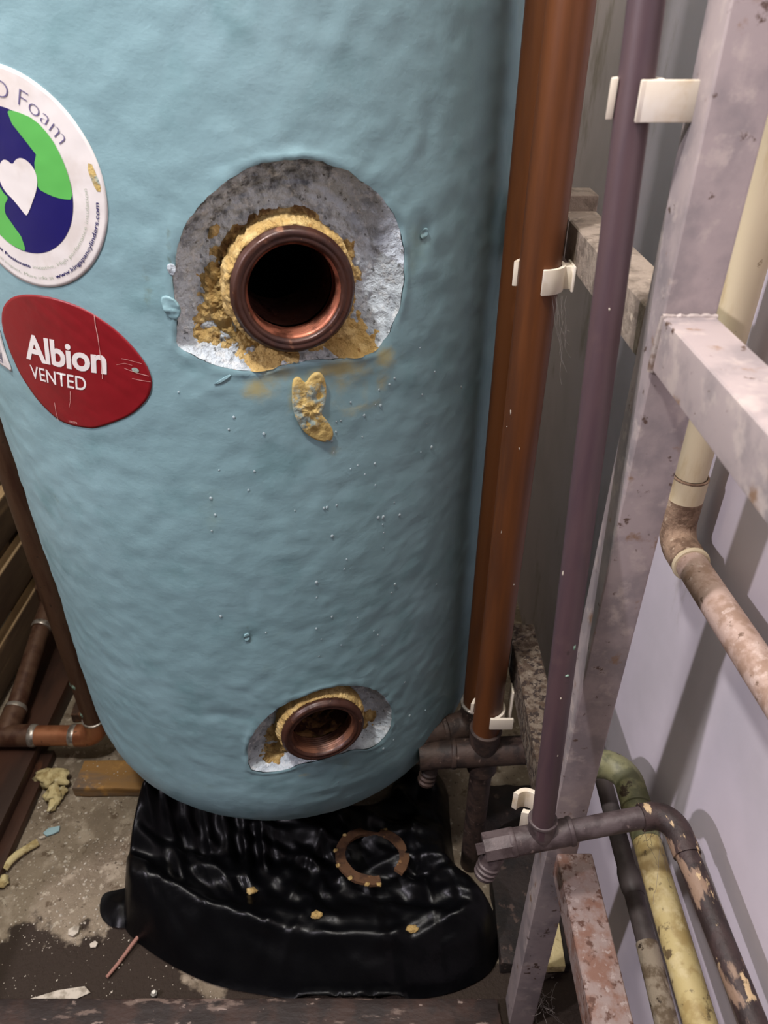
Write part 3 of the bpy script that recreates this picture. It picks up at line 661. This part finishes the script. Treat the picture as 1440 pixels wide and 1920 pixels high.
# ------------------------------------------------------------------ pipe clips
def clip(label, c, r, open_dir, foot_dir, foot_len, h, m=M_clip, gap=85, th=.0028, plate=None, flush=False):
    """C-shaped clip about a vertical axis at c, mouth towards open_dir (deg), foot towards foot_dir (deg)"""
    t = thing('pipe_clip', label, 'pipe clip', 'white plastic pipe clips')
    V = []; F = []; N = 30
    for i in range(N+1):
        a = math.radians(open_dir+gap/2+(360-gap)*i/N)
        tt = th*(1.25 if i in (0, N) else 1)
        for rr, z in ((r, -h/2), (r+tt, -h/2), (r+tt, h/2), (r, h/2)):
            V.append((c[0]+rr*math.cos(a), c[1]+rr*math.sin(a), c[2]+z))
    for i in range(N):
        for q in range(4): F.append((i*4+q, i*4+(q+1) % 4, (i+1)*4+(q+1) % 4, (i+1)*4+q))
    F += [(3,2,1,0), tuple(N*4+q for q in range(4))]
    mb = MB(); mb.add(V, F); mb.build('jaw', m, t, bevel=.0007)
    fd = Vector((math.cos(math.radians(foot_dir)), math.sin(math.radians(foot_dir)), 0)); sd = Vector((-fd.y, fd.x, 0)); C = Vector(c)
    def slab(a, b, wd, z0, z1, nm):
        P = [C+fd*x+sd*y+Vector((0,0,z)) for z in (z0, z1) for (x, y) in ((a,-wd),(b,-wd),(b,wd),(a,wd))]
        m2 = MB(); m2.add(P, [(3,2,1,0),(4,5,6,7),(0,1,5,4),(1,2,6,5),(2,3,7,6),(3,0,4,7)]); m2.build(nm, m, t, bevel=.0008)
    if flush:      # the front jaw runs on as a straight flat band
        if plate: slab(r+th+foot_len-.002, r+th+foot_len, .007, plate[0], plate[1], 'foot')
        C = C - sd*(r+th*.5); slab(0, r+th+foot_len+.0005, th*.5, -h/2, h/2, 'stem'); return t
    slab(r+th*.4, r+th+foot_len, .0055, -h/2+.001, h/2-.001, 'stem')
    z0, z1 = plate or (-h/2, h/2)
    slab(r+th+foot_len-.0018, r+th+foot_len, .0095, z0, z1, 'foot')
    return t
for (z, a, w_, h_, m_) in ((.553, -62, .0016, .0038, M_verd), (.533, -80, .0026, .0018, M_verd), (.516, -96, .001, .0014, M_chip), (.60, -158, .0008, .003, M_chip), (.745, -100, .001, .0025, M_chip), (.47, -75, .0007, .001, M_chip)):
    speck(pp, lambda zz: bot+(top-bot)*((zz-bot.z)/(top.z-bot.z)), rp, z, a, w_, h_, m_, z*77)
# purple pipe leans: its axis at height z
def pur(z): t = (z-bot.z)/(top.z-bot.z); return bot+(top-bot)*t
p = pur(.829); clip('white plastic clip holding the purple pipe high on the post', (p.x, p.y-.001, p.z), .0079, 222, 0, .1275-p.x-.0079-.0028, .0155, gap=80, flush=True)
clip('white plastic clip holding the front copper riser to the dusty rail', (.105, .504, .711), .0143, 215, 0, .1275-.105-.0143-.0028, .017, gap=105)
clip('white plastic clip low on the front copper riser beside the mould-spotted rail', (.105, .504, .274), .0143, 228, 0, .1275-.105-.0143-.0028, .015, gap=120, flush=True, plate=(-.0075, .034))
clip('empty cream pipe clip open-mouthed behind the foot of the purple pipe', (.1095, .342, .352), .0078, 190, 0, .0075, .02, gap=95, th=.0036)

# ------------------------------------------------------------------ cream pipe turning into the pale wall pipe
cp = thing('cream_pipe', 'cream vertical pipe turning through a dusty socket into a scuffed pale run', 'pipe')
X, Y = .209, .43; r = .0105
MB().tube([(X, Y, .572), (X, Y, .9), (X, Y, 1.3)], r, 30).build('vertical_pipe', M_cream, cp)
sk = MB().tube([(X, Y, .598), (X, Y, .5975), (X, Y, .575)], [r+.0006, r+.0018, r+.0018], 30).build('upper_socket', M_cream, cp)
ring((X, Y, .597), (0,0,1), r+.001, .001, M_sock, sk, 'socket_rim', .0008)
zz = .545
dirp = Vector((0, -1, .085)).normalized(); E0 = Vector((X, Y, zz))
es = MB().tube([(X, Y, .58)]+bend((X, Y, .7), E0, E0+dirp, .016)+[E0+dirp*.034], r+.0019, 30).build('elbow_socket', M_sock, cp)
ring(E0+dirp*.034, dirp, r+.0014, .0016, M_cream, es, 'socket_rim', .0008)
MB().tube([E0+dirp*.03, E0+dirp*.2, E0+dirp*.6], r, 30).build('horizontal_run', M_brownp, cp)

# lower wall pipes
yp = thing('yellow_pipe', 'yellow cream pipe with a green elbow running low along the wall', 'pipe')
A = Vector((.207, .405, .322)); B = Vector((.199, .0, .322)); dY = (B-A).normalized()
MB().tube([A+dY*.03, A+dY*.2, B, A+(B-A)*1.5], .0108, 30).build('run', M_yellow, yp)
MB().tube([A+dY*.072, A+dY*.036], .0111, 28).build('green_band', M_greenp, yp)
ey = MB().tube([A+dY*.04]+bend(A+dY*.05, A, A+Vector((-.05, .0, .0)), .02)+[A+Vector((-.04, 0, 0))], .0122, 28).build('elbow', M_greenp, yp)
ring(A+dY*.04, dY, .0114, .0016, M_greenp, ey, 'socket_rim', .001)
pl_ = thing('pale_pipe', 'mould-flecked pale pipe lowest along the wall beside the rusty rail', 'pipe')
MB().tube([(.2035, .285, .262), (.2005, .2, .262), (.195, -.2, .262)], .0085, 26).build('pale_run', M_pale, pl_)
MB().tube([(.2035, .28, .262), (.207, .5, .262)], .0078, 26).build('shaded_run', M_greyp, pl_)  # far part of the pale pipe, its shadow put into a dark grey colour
ring((.2045, .335, .262), (0,1,0), .008, .012, M_greyp, pl_, 'coupling', .0012)
gp = thing('grey_strip', 'dark grey strip between the yellow pipe and the peeling run', 'pipe')  # dark grey tube filling the strip between the two pipes
MB().tube([(.2235, .315, .346), (.2245, .2, .344), (.226, -.2, .342)], .0068, 24).build('run', M_greyp, gp)
ring((.2236, .305, .346), (0,1,0), .0069, .004, M_greyp, gp, 'coupling', .001)

# ------------------------------------------------------------------ timber on the left
sp = thing('slatted_panel', 'brown timber slatted panel along the left wall', 'panel')
for k, z in enumerate((.268, .172, .078)):
    o = MB().box(-.578-.004*k, -.56-.004*k, .2, 1.01, z-.064, z-.001).build('slat', M_slat, sp, bevel=.002)
    MB().box(-.577-.004*k, -.561-.004*k, .2, 1.01, z-.0015, z+.0005).build('top_strip', M_palestrip, o)  # paler strip along the top of each slat
for y in (.35, .93): MB().box(-.625, -.587, y, y+.04, 0, .268).build('upright', M_slat, sp, bevel=.002)
tb_ = thing('timber_beam', 'dark red timber floor beam at the left edge', 'beam')
MB().box(-.54, -.472, .15, 1.0, 0, .030).build('beam', M_dkwood, tb_, bevel=.004)
MB().box(-.473, -.455, .15, .66, 0, .014).build('ledge_strip', M_dkwood, tb_, bevel=.003)
def rough_box(name, x0, x1, y0, y1, z0, z1, m, label, cat, amp=.0015, n=(40, 10, 4), parent=None):
    mb = MB().box(x0, x1, y0, y1, z0, z1); o = mb.build(name, m, parent, bevel=.002)
    bm = bmesh.new(); bm.from_mesh(o.data)
    bmesh.ops.subdivide_edges(bm, edges=[e for e in bm.edges if e.calc_length() > .012], cuts=12, use_grid_fill=True)
    for v in bm.verts: v.co += Vector((fbm(v.co.x*60, v.co.y*60, v.co.z*60, 3), fbm(v.co.x*60+5, v.co.y*60, v.co.z*60, 3), fbm(v.co.x*60, v.co.y*60+9, v.co.z*60, 3)*(v.co.z > z0+.001)))*amp
    bm.to_mesh(o.data); bm.free()
    if label: tag(o, label, cat)
    return o
rough_box('timber_batten', -.408, -.16, .596, .64, 0, .018, M_batten, 'ochre timber batten on the floor beside the cylinder foot', 'batten')
rough_box('timber_board', -.455, -.385, .72, .80, 0, .016, M_rustwood, 'orange-stained board on the floor behind the left riser', 'board')
rough_box('floor_sill', -.62, .118, .24, .349, 0, .016, M_sill, 'dark peeling painted sill across the bottom front', 'sill')
rough_box('floor_runner', .125, .20, .38, .60, 0, .02, M_grime, 'dark grimy timber runner on the floor behind the steel post', 'timber')

# ------------------------------------------------------------------ black bin bag
FOOT = [(-.296,.548),(-.302,.49),(-.300,.433),(-.281,.414),(-.235,.388),(-.182,.366),(-.12,.356),(-.056,.349),(.022,.351),(.08,.360),(.121,.382),(.134,.42),(.118,.462),(.086,.484),(.084,.54),(.086,.63),(.02,.64),(.002,.575),(-.1,.562),(-.2,.562),(-.265,.566)]
FOOT = smooth_poly(FOOT, 2)
def ridged(x, y, z):
    n = 0; a = 1; f = 1
    for i in range(4):
        n += a*(1-abs(nz3(x*f, y*f, z+i*3.3))*2); a *= .48; f *= 2.05
    return n
def edge_d(x, y):
    best = 9; ins = False
    for i in range(len(FOOT)):
        (ax, ay), (bx, by) = FOOT[i], FOOT[(i+1) % len(FOOT)]
        ex, ey = bx-ax, by-ay; t = max(0, min(1, ((x-ax)*ex+(y-ay)*ey)/(ex*ex+ey*ey)))
        best = min(best, math.hypot(x-ax-t*ex, y-ay-t*ey))
        if (ay > y) != (by > y) and x < ax+(y-ay)/(by-ay)*ex: ins = not ins
    return best if ins else -best
def bag_h(x, y, d):
    left = max(0, min(1, (-.16-x)/.12)); right = max(0, min(1, (x-.06)/.07)); front = max(0, min(1, (.47-y)/.1)); back = max(0, min(1, (y-.48)/.05))
    # rim height around the mouth: tall at the left and by the cylinder, lower at the front and right
    rim = .050+.056*left*(.4+.6*back)+.024*right+.006*front-.010*back*(1-left)
    wd = .014+.012*(1-left)+.058*front*(1-.6*right)
    rise = min(1, d/wd); rise = rise*(2-rise)
    inw = max(0, min(1, (d-wd)/.05)); inw = inw*inw*(3-2*inw)
    base = rim*rise*(1-inw)+(.030+.014*right+.016*left)*inw
    # long folds sweeping from the left rim down to the front right
    t = (x+.3)*.55+(y-.35)*1.1+.03*nz3(x*9, y*9, 2)
    fold = (1-abs(math.sin(t*17)))**2.2*.018*(.35+.65*abs(nz3(x*5, y*5, 8))*2)
    cr = .010*(ridged(x*7, y*10, 1)-.8)
    k = min(1, d/.015)
    return max(.0025, min(base+(fold*(.3+.7*inw)+cr*(.3+.7*inw))*k, .125))
from mathutils.geometry import delaunay_2d_cdt
from mathutils.bvhtree import BVHTree
rb = random.Random(5); bpts = [Vector(p) for p in FOOT]; nb = len(bpts)
# creases: straight-ish sharp ridges and valleys (start, end, width, height)
CRS = []
for i in range(150):
    x, y = rb.uniform(-.29, .12), rb.uniform(.365, .60); d0 = edge_d(x, y)
    if d0 < .01: continue
    front_ = y < .42
    a_ = math.radians(rb.gauss(-28, 22) if rb.random() < .65 else rb.uniform(0, 180)); l_ = rb.uniform(.02, .075)*(1.3 if front_ else 1)
    CRS.append((x-l_*math.cos(a_), y-l_*math.sin(a_), x+l_*math.cos(a_), y+l_*math.sin(a_), rb.uniform(.005, .016), rb.choice((1, 1, 1, -1))*rb.uniform(.002, .0075)*(.5 if front_ else 1)))
for i in range(7):      # pleats hanging from the tall left rim
    x = -.285+.022*i; CRS.append((x, .55, x+.02, .50-.006*i, .008, .012))
CRS.append((-.29, .475, -.20, .425, .012, .012)); CRS.append((-.20, .425, -.09, .395, .012, .011)); CRS.append((-.09, .395, .03, .392, .012, .010)); CRS.append((.03, .392, .10, .42, .012, .010))
def creases(x, y):
    h = 0
    for (ax, ay, bx, by, w, am) in CRS:
        if abs(x-(ax+bx)/2) > abs(bx-ax)/2+w or abs(y-(ay+by)/2) > abs(by-ay)/2+w: continue
        ex, ey = bx-ax, by-ay; t = max(0, min(1, ((x-ax)*ex+(y-ay)*ey)/(ex*ex+ey*ey)))
        q = math.hypot(x-ax-t*ex, y-ay-t*ey)
        if q < w: h += am*(1-q/w)**1.25*min(1, 4*t*(1-t)+.15)
    return h
ST = .0033
for j in range(int(.30/ST)):
    for i in range(int(.45/ST)):
        x, y = -.305+ST*(i+.5*(j % 2))+rb.uniform(-.0006, .0006), .345+ST*j+rb.uniform(-.0006, .0006)
        if edge_d(x, y) > .002: bpts.append(Vector((x, y)))
vo, _, fo, _, _, _ = delaunay_2d_cdt(bpts, [(i, (i+1) % nb) for i in range(nb)], [], 1, 1e-6)
bmb = bmesh.new(); bvs = []
for p in vo:
    d = max(0, edge_d(p.x, p.y)); z = bag_h(p.x, p.y, d) if d > .0008 else .0025
    if d > .004: z += (creases(p.x+.003*nz3(p.x*30, p.y*30, 1), p.y+.003*nz3(p.x*30, p.y*30, 9))+.0012*nz3(p.x*60, p.y*60, 3))*min(1, d/.02)
    bvs.append(bmb.verts.new((p.x, p.y, max(z, .0025)+(.016 if p.y < .352 and z < .02 else 0))))
for f in fo:
    if len(f) == 3: bmb.faces.new([bvs[i] for i in f])
bmesh.ops.recalc_face_normals(bmb, faces=bmb.faces[:])
for _ in range(1): bmesh.ops.smooth_vert(bmb, verts=[v for v in bmb.verts if not v.is_boundary], factor=.5, use_axis_x=True, use_axis_y=True, use_axis_z=True)
bagt = thing('bin_bag', 'crumpled black plastic bag in front of the cylinder foot', 'plastic bag')
me = bpy.data.meshes.new('sheet'); bmb.to_mesh(me); me.materials.append(M_bag); me.polygons.foreach_set('use_smooth', [True]*len(me.polygons))
BVH = BVHTree.FromBMesh(bmb); bmb.free()
o = bpy.data.objects.new('sheet', me); COL.objects.link(o); o.parent = bagt
def bagz(x, y):
    h = BVH.ray_cast(Vector((x, y, .5)), Vector((0, 0, -1)))
    return h[0].z if h[0] else 0
FL = [(-.285,.472),(-.312,.470),(-.328,.466),(-.331,.458),(-.326,.440),(-.312,.428),(-.294,.424),(-.276,.43),(-.272,.452)]
patch('loose_flap', FL, M_bag, bagt, .006, rings=8, na=50, hf=lambda u, v, s: .012*s*nz3(u*30, v*30, 1)+.006*(1-s), smooth=2, mapf=lambda u, v, o: (u, v, max(.002, o)))

# broken washer on the bag
wr = thing('broken_washer', 'broken brown ring washer with a gap lying on the black bag', 'washer')
WC = Vector((-.0135, .482, 0)); zc = max(bagz(WC.x+.038*math.cos(t), WC.y+.03*math.sin(t)) for t in (i*math.pi/8 for i in range(16)))
V = []; F = []; N = 72
rot = Euler((math.radians(-14), math.radians(4), 0)).to_matrix()
WZ = zc+.004
for i in range(N+1):
    a = math.radians(-38+322*i/N)
    for rr, z in ((.0315, -.002), (.0425, -.002), (.0427, .0018), (.0313, .0022)):
        rr += .0009*nz3(math.cos(a)*8, math.sin(a)*8, z*900)
        V.append(rot @ Vector((rr*math.cos(a), rr*math.sin(a), z+.0008*nz3(a*3, rr*50, 1)))+Vector((WC.x, WC.y, WZ)))
for i in range(N):
    for q in range(4): F.append((i*4+q, i*4+(q+1) % 4, (i+1)*4+(q+1) % 4, (i+1)*4+q))
F += [(3,2,1,0), tuple(N*4+q for q in range(4))]
mb = MB(); mb.add(V, F); mb.build('ring', M_rubber, wr)
def blob(name, c, rad, m, parent=None, seed=0, n=12, flat=1.0, amp=.35):
    bm = bmesh.new(); bmesh.ops.create_icosphere(bm, subdivisions=3, radius=1)
    for v in bm.verts:
        k = 1+amp*fbm(v.co.x*1.7+seed, v.co.y*1.7, v.co.z*1.7, 3); v.co = Vector((v.co.x*rad[0]*k, v.co.y*rad[1]*k, v.co.z*rad[2]*k))+Vector(c)
    me = bpy.data.meshes.new(name); bm.to_mesh(me); bm.free(); me.materials.append(m)
    me.polygons.foreach_set('use_smooth', [True]*len(me.polygons))
    o = bpy.data.objects.new(name, me); COL.objects.link(o)
    if parent: o.parent = parent
    return o
for k, dg in enumerate((68, 100, 140, 175, 205, 235, 262, 280)):
    a = math.radians(dg); q = rot @ Vector((.0425*math.cos(a), .0425*math.sin(a), .0012))+Vector((WC.x, WC.y, WZ))
    blob('foam_crumb', q, (.0028, .0024, .0018), M_yfoam, wr, k*3.1)

# ------------------------------------------------------------------ debris
def lab(o, label, cat, group=None): return tag(o, label, cat, group)
for k, (x, y, lb) in enumerate(((-.148, .445, 'small ochre foam crumb on the black bag left of its middle fold'), (-.072, .412, 'ochre foam scrap in the black bag below the broken washer'), (.03, .40, 'tiny ochre foam crumb at the right in the black bag'))):
    lab(blob('foam_scrap', (x, y, bagz(x, y)+.002), (.006, .004, .003), M_yfoam, None, 20+k*4), lb, 'foam scrap', 'foam scraps on the bag')
yt = thing('foam_lump', 'pale yellow lump of foam on the floor under the copper run', 'foam lump')
blob('lump', (-.445, .615, .012), (.022, .012, .010), M_pfoam, yt, 1, amp=.6); blob('lump', (-.432, .595, .009), (.012, .012, .008), M_pfoam, yt, 5, amp=.7); blob('lump', (-.43, .582, .006), (.006, .010, .005), M_pfoam, yt, 9, amp=.6)
fs = MB().tube([(-.456+.027*t-.005*math.sin(t*3.1), .492+.036*t, .0072+.001*math.sin(t*5)) for t in [i/14 for i in range(15)]], [.0046+.0009*nz3(i*.5, 2, 1) for i in range(15)], 16).build('foam_strip', M_pfoam)
lab(fs, 'bent pale yellow strip of foam beside the dark floor beam', 'foam strip')
lab(blob('foam_lump', (-.452, .478, .006), (.007, .007, .005), M_pfoam, None, 31, amp=.6), 'small dirty foam nub at the lower end of the yellow strip', 'foam lump')
def chip(name, pts, z, th, m, label, cat):
    n = len(pts); V = [(x, y, z+.001*nz3(x*200, y*200, 1)) for x, y in pts]+[(x, y, z+th+.0015*nz3(x*150, y*150, 5)) for x, y in pts]
    mb = MB(); mb.add(V, [tuple(range(n-1, -1, -1)), tuple(range(n, 2*n))]+[(i, (i+1) % n, n+(i+1) % n, n+i) for i in range(n)])
    return lab(mb.build(name, m, bevel=.0006), label, cat)
chip('blue_flake', [(-.430,.5425),(-.426,.5495),(-.420,.5505),(-.412,.5525),(-.4105,.5455),(-.4165,.5415),(-.424,.5385)], .0005, .002, M_bluechip, 'pale blue flake of foam on the concrete', 'flake')
chip('plaster_chip', [(-.433,.536),(-.426,.539),(-.424,.537),(-.430,.534)], .0005, .003, M_chip, 'small white plaster chip next to the blue flake', 'chip')
chip('plaster_chip', [(-.3555,.424),(-.350,.4285),(-.344,.4275),(-.3435,.421),(-.348,.4165),(-.354,.4185)], .0005, .003, M_chip, 'pale angular plaster chip in the middle of the concrete', 'chip')
chip('plaster_chip', [(-.327,.409),(-.322,.4125),(-.318,.410),(-.319,.4055),(-.325,.405)], .0005, .002, M_chip, 'flat plaster chip at the edge of the damp patch', 'chip')
chip('paper_scrap', [(-.372,.354),(-.345,.362),(-.318,.366),(-.310,.360),(-.325,.353)], .0012, .0012, M_chip, 'pale scrap lying against the dark sill', 'scrap')
lab(MB().tube([(-.262, .432, .010), (-.278, .407, .006), (-.288, .388, .0045), (-.297, .374, .0035)], [.0022, .0022, .002, .0018], 10).build('wooden_stick', M_stick), 'thin pinkish stick poking out beside the black bag', 'stick')
lab(MB().tube([(-.242, .358, .001), (-.242, .358, .005)], .0036, 6).tube([(-.242,.358,.005),(-.2415,.3575,.009)], .0018, 12).build('steel_screw', M_steelnut), 'tiny steel screw head standing on the damp floor', 'screw')
chip('yellow_offcut', [(.155,.37),(.19,.372),(.192,.42),(.16,.43)], .021, .012, M_pfoam, 'yellow offcut on the dark runner behind the post foot', 'offcut')
V = []; F = []
def crumb(x, y, z, s):
    n0 = len(V); a0 = random.random()*6
    for i in range(5):
        a = a0+i*1.2566; rr = s*(.6+.7*random.random()); V.append((x+rr*math.cos(a), y+rr*math.sin(a), z))
    V.append((x+s*.2*random.uniform(-1, 1), y, z+s*(.5+.5*random.random())))
    for i in range(5): F.append((n0+i, n0+(i+1) % 5, n0+5))
for i in range(1000):
    x = random.uniform(-.46, -.27) if i % 4 else random.uniform(-.46, -.16); y = random.uniform(.41, .60) if i % 6 else random.uniform(.355, .42)
    crumb(x, y, -.0005, random.choice((.0003, .0004, .0005, .0006, .0007, .0008, .0011)+((.0014, .0019) if y > .43 else ())))
for i in range(90): crumb(random.uniform(-.40, -.25), random.uniform(.60, .638), .0175, random.choice((.0005, .0007, .001, .0014)))
o = obj('plaster_crumbs', V, F, M_chip, smooth=False); tag(o, 'white plaster crumbs scattered over concrete floor and batten', 'crumbs', kind='stuff')
# cobwebs and hairs
def web(name, label, strands):
    mb = MB()
    for (a, b, sag, r_) in strands:
        a, b = Vector(a), Vector(b); mb.tube([a+(b-a)*t+Vector((.002*nz3(t*5, a.x*90, 1), .002*nz3(t*5, a.y*90, 2), -sag*4*t*(1-t)+.002*nz3(t*6, a.z*70, 3))) for t in [i/8 for i in range(9)]], r_, 5, False)
    o = mb.build(name, M_web); tag(o, label, 'cobweb', kind='stuff'); return o
random.seed(3)
web('cobweb', 'dusty cobweb hanging below the clip on the dusty rail', [((.118+random.uniform(-.006,.006), .49, .702), (.128+random.uniform(-.004,.006), .50, .66+random.uniform(-.03,.02)), .004, .00012) for i in range(7)])
web('cobweb', 'fine cobweb strands between peeling run and yellow pipe', [((.186+random.uniform(-.008,.008), .30, .392), (.2+random.uniform(-.01,.01), .30+random.uniform(-.03,.03), .333), .003, .00011) for i in range(6)])
web('cobweb', 'fluffy grey cobweb at the foot of the steel post', [((.15+random.uniform(-.004,.02), .33+random.uniform(-.01,.03), .02+random.uniform(0,.05)), (.165+random.uniform(-.02,.02), .345+random.uniform(-.02,.03), .004), .003, .0002) for i in range(26)])
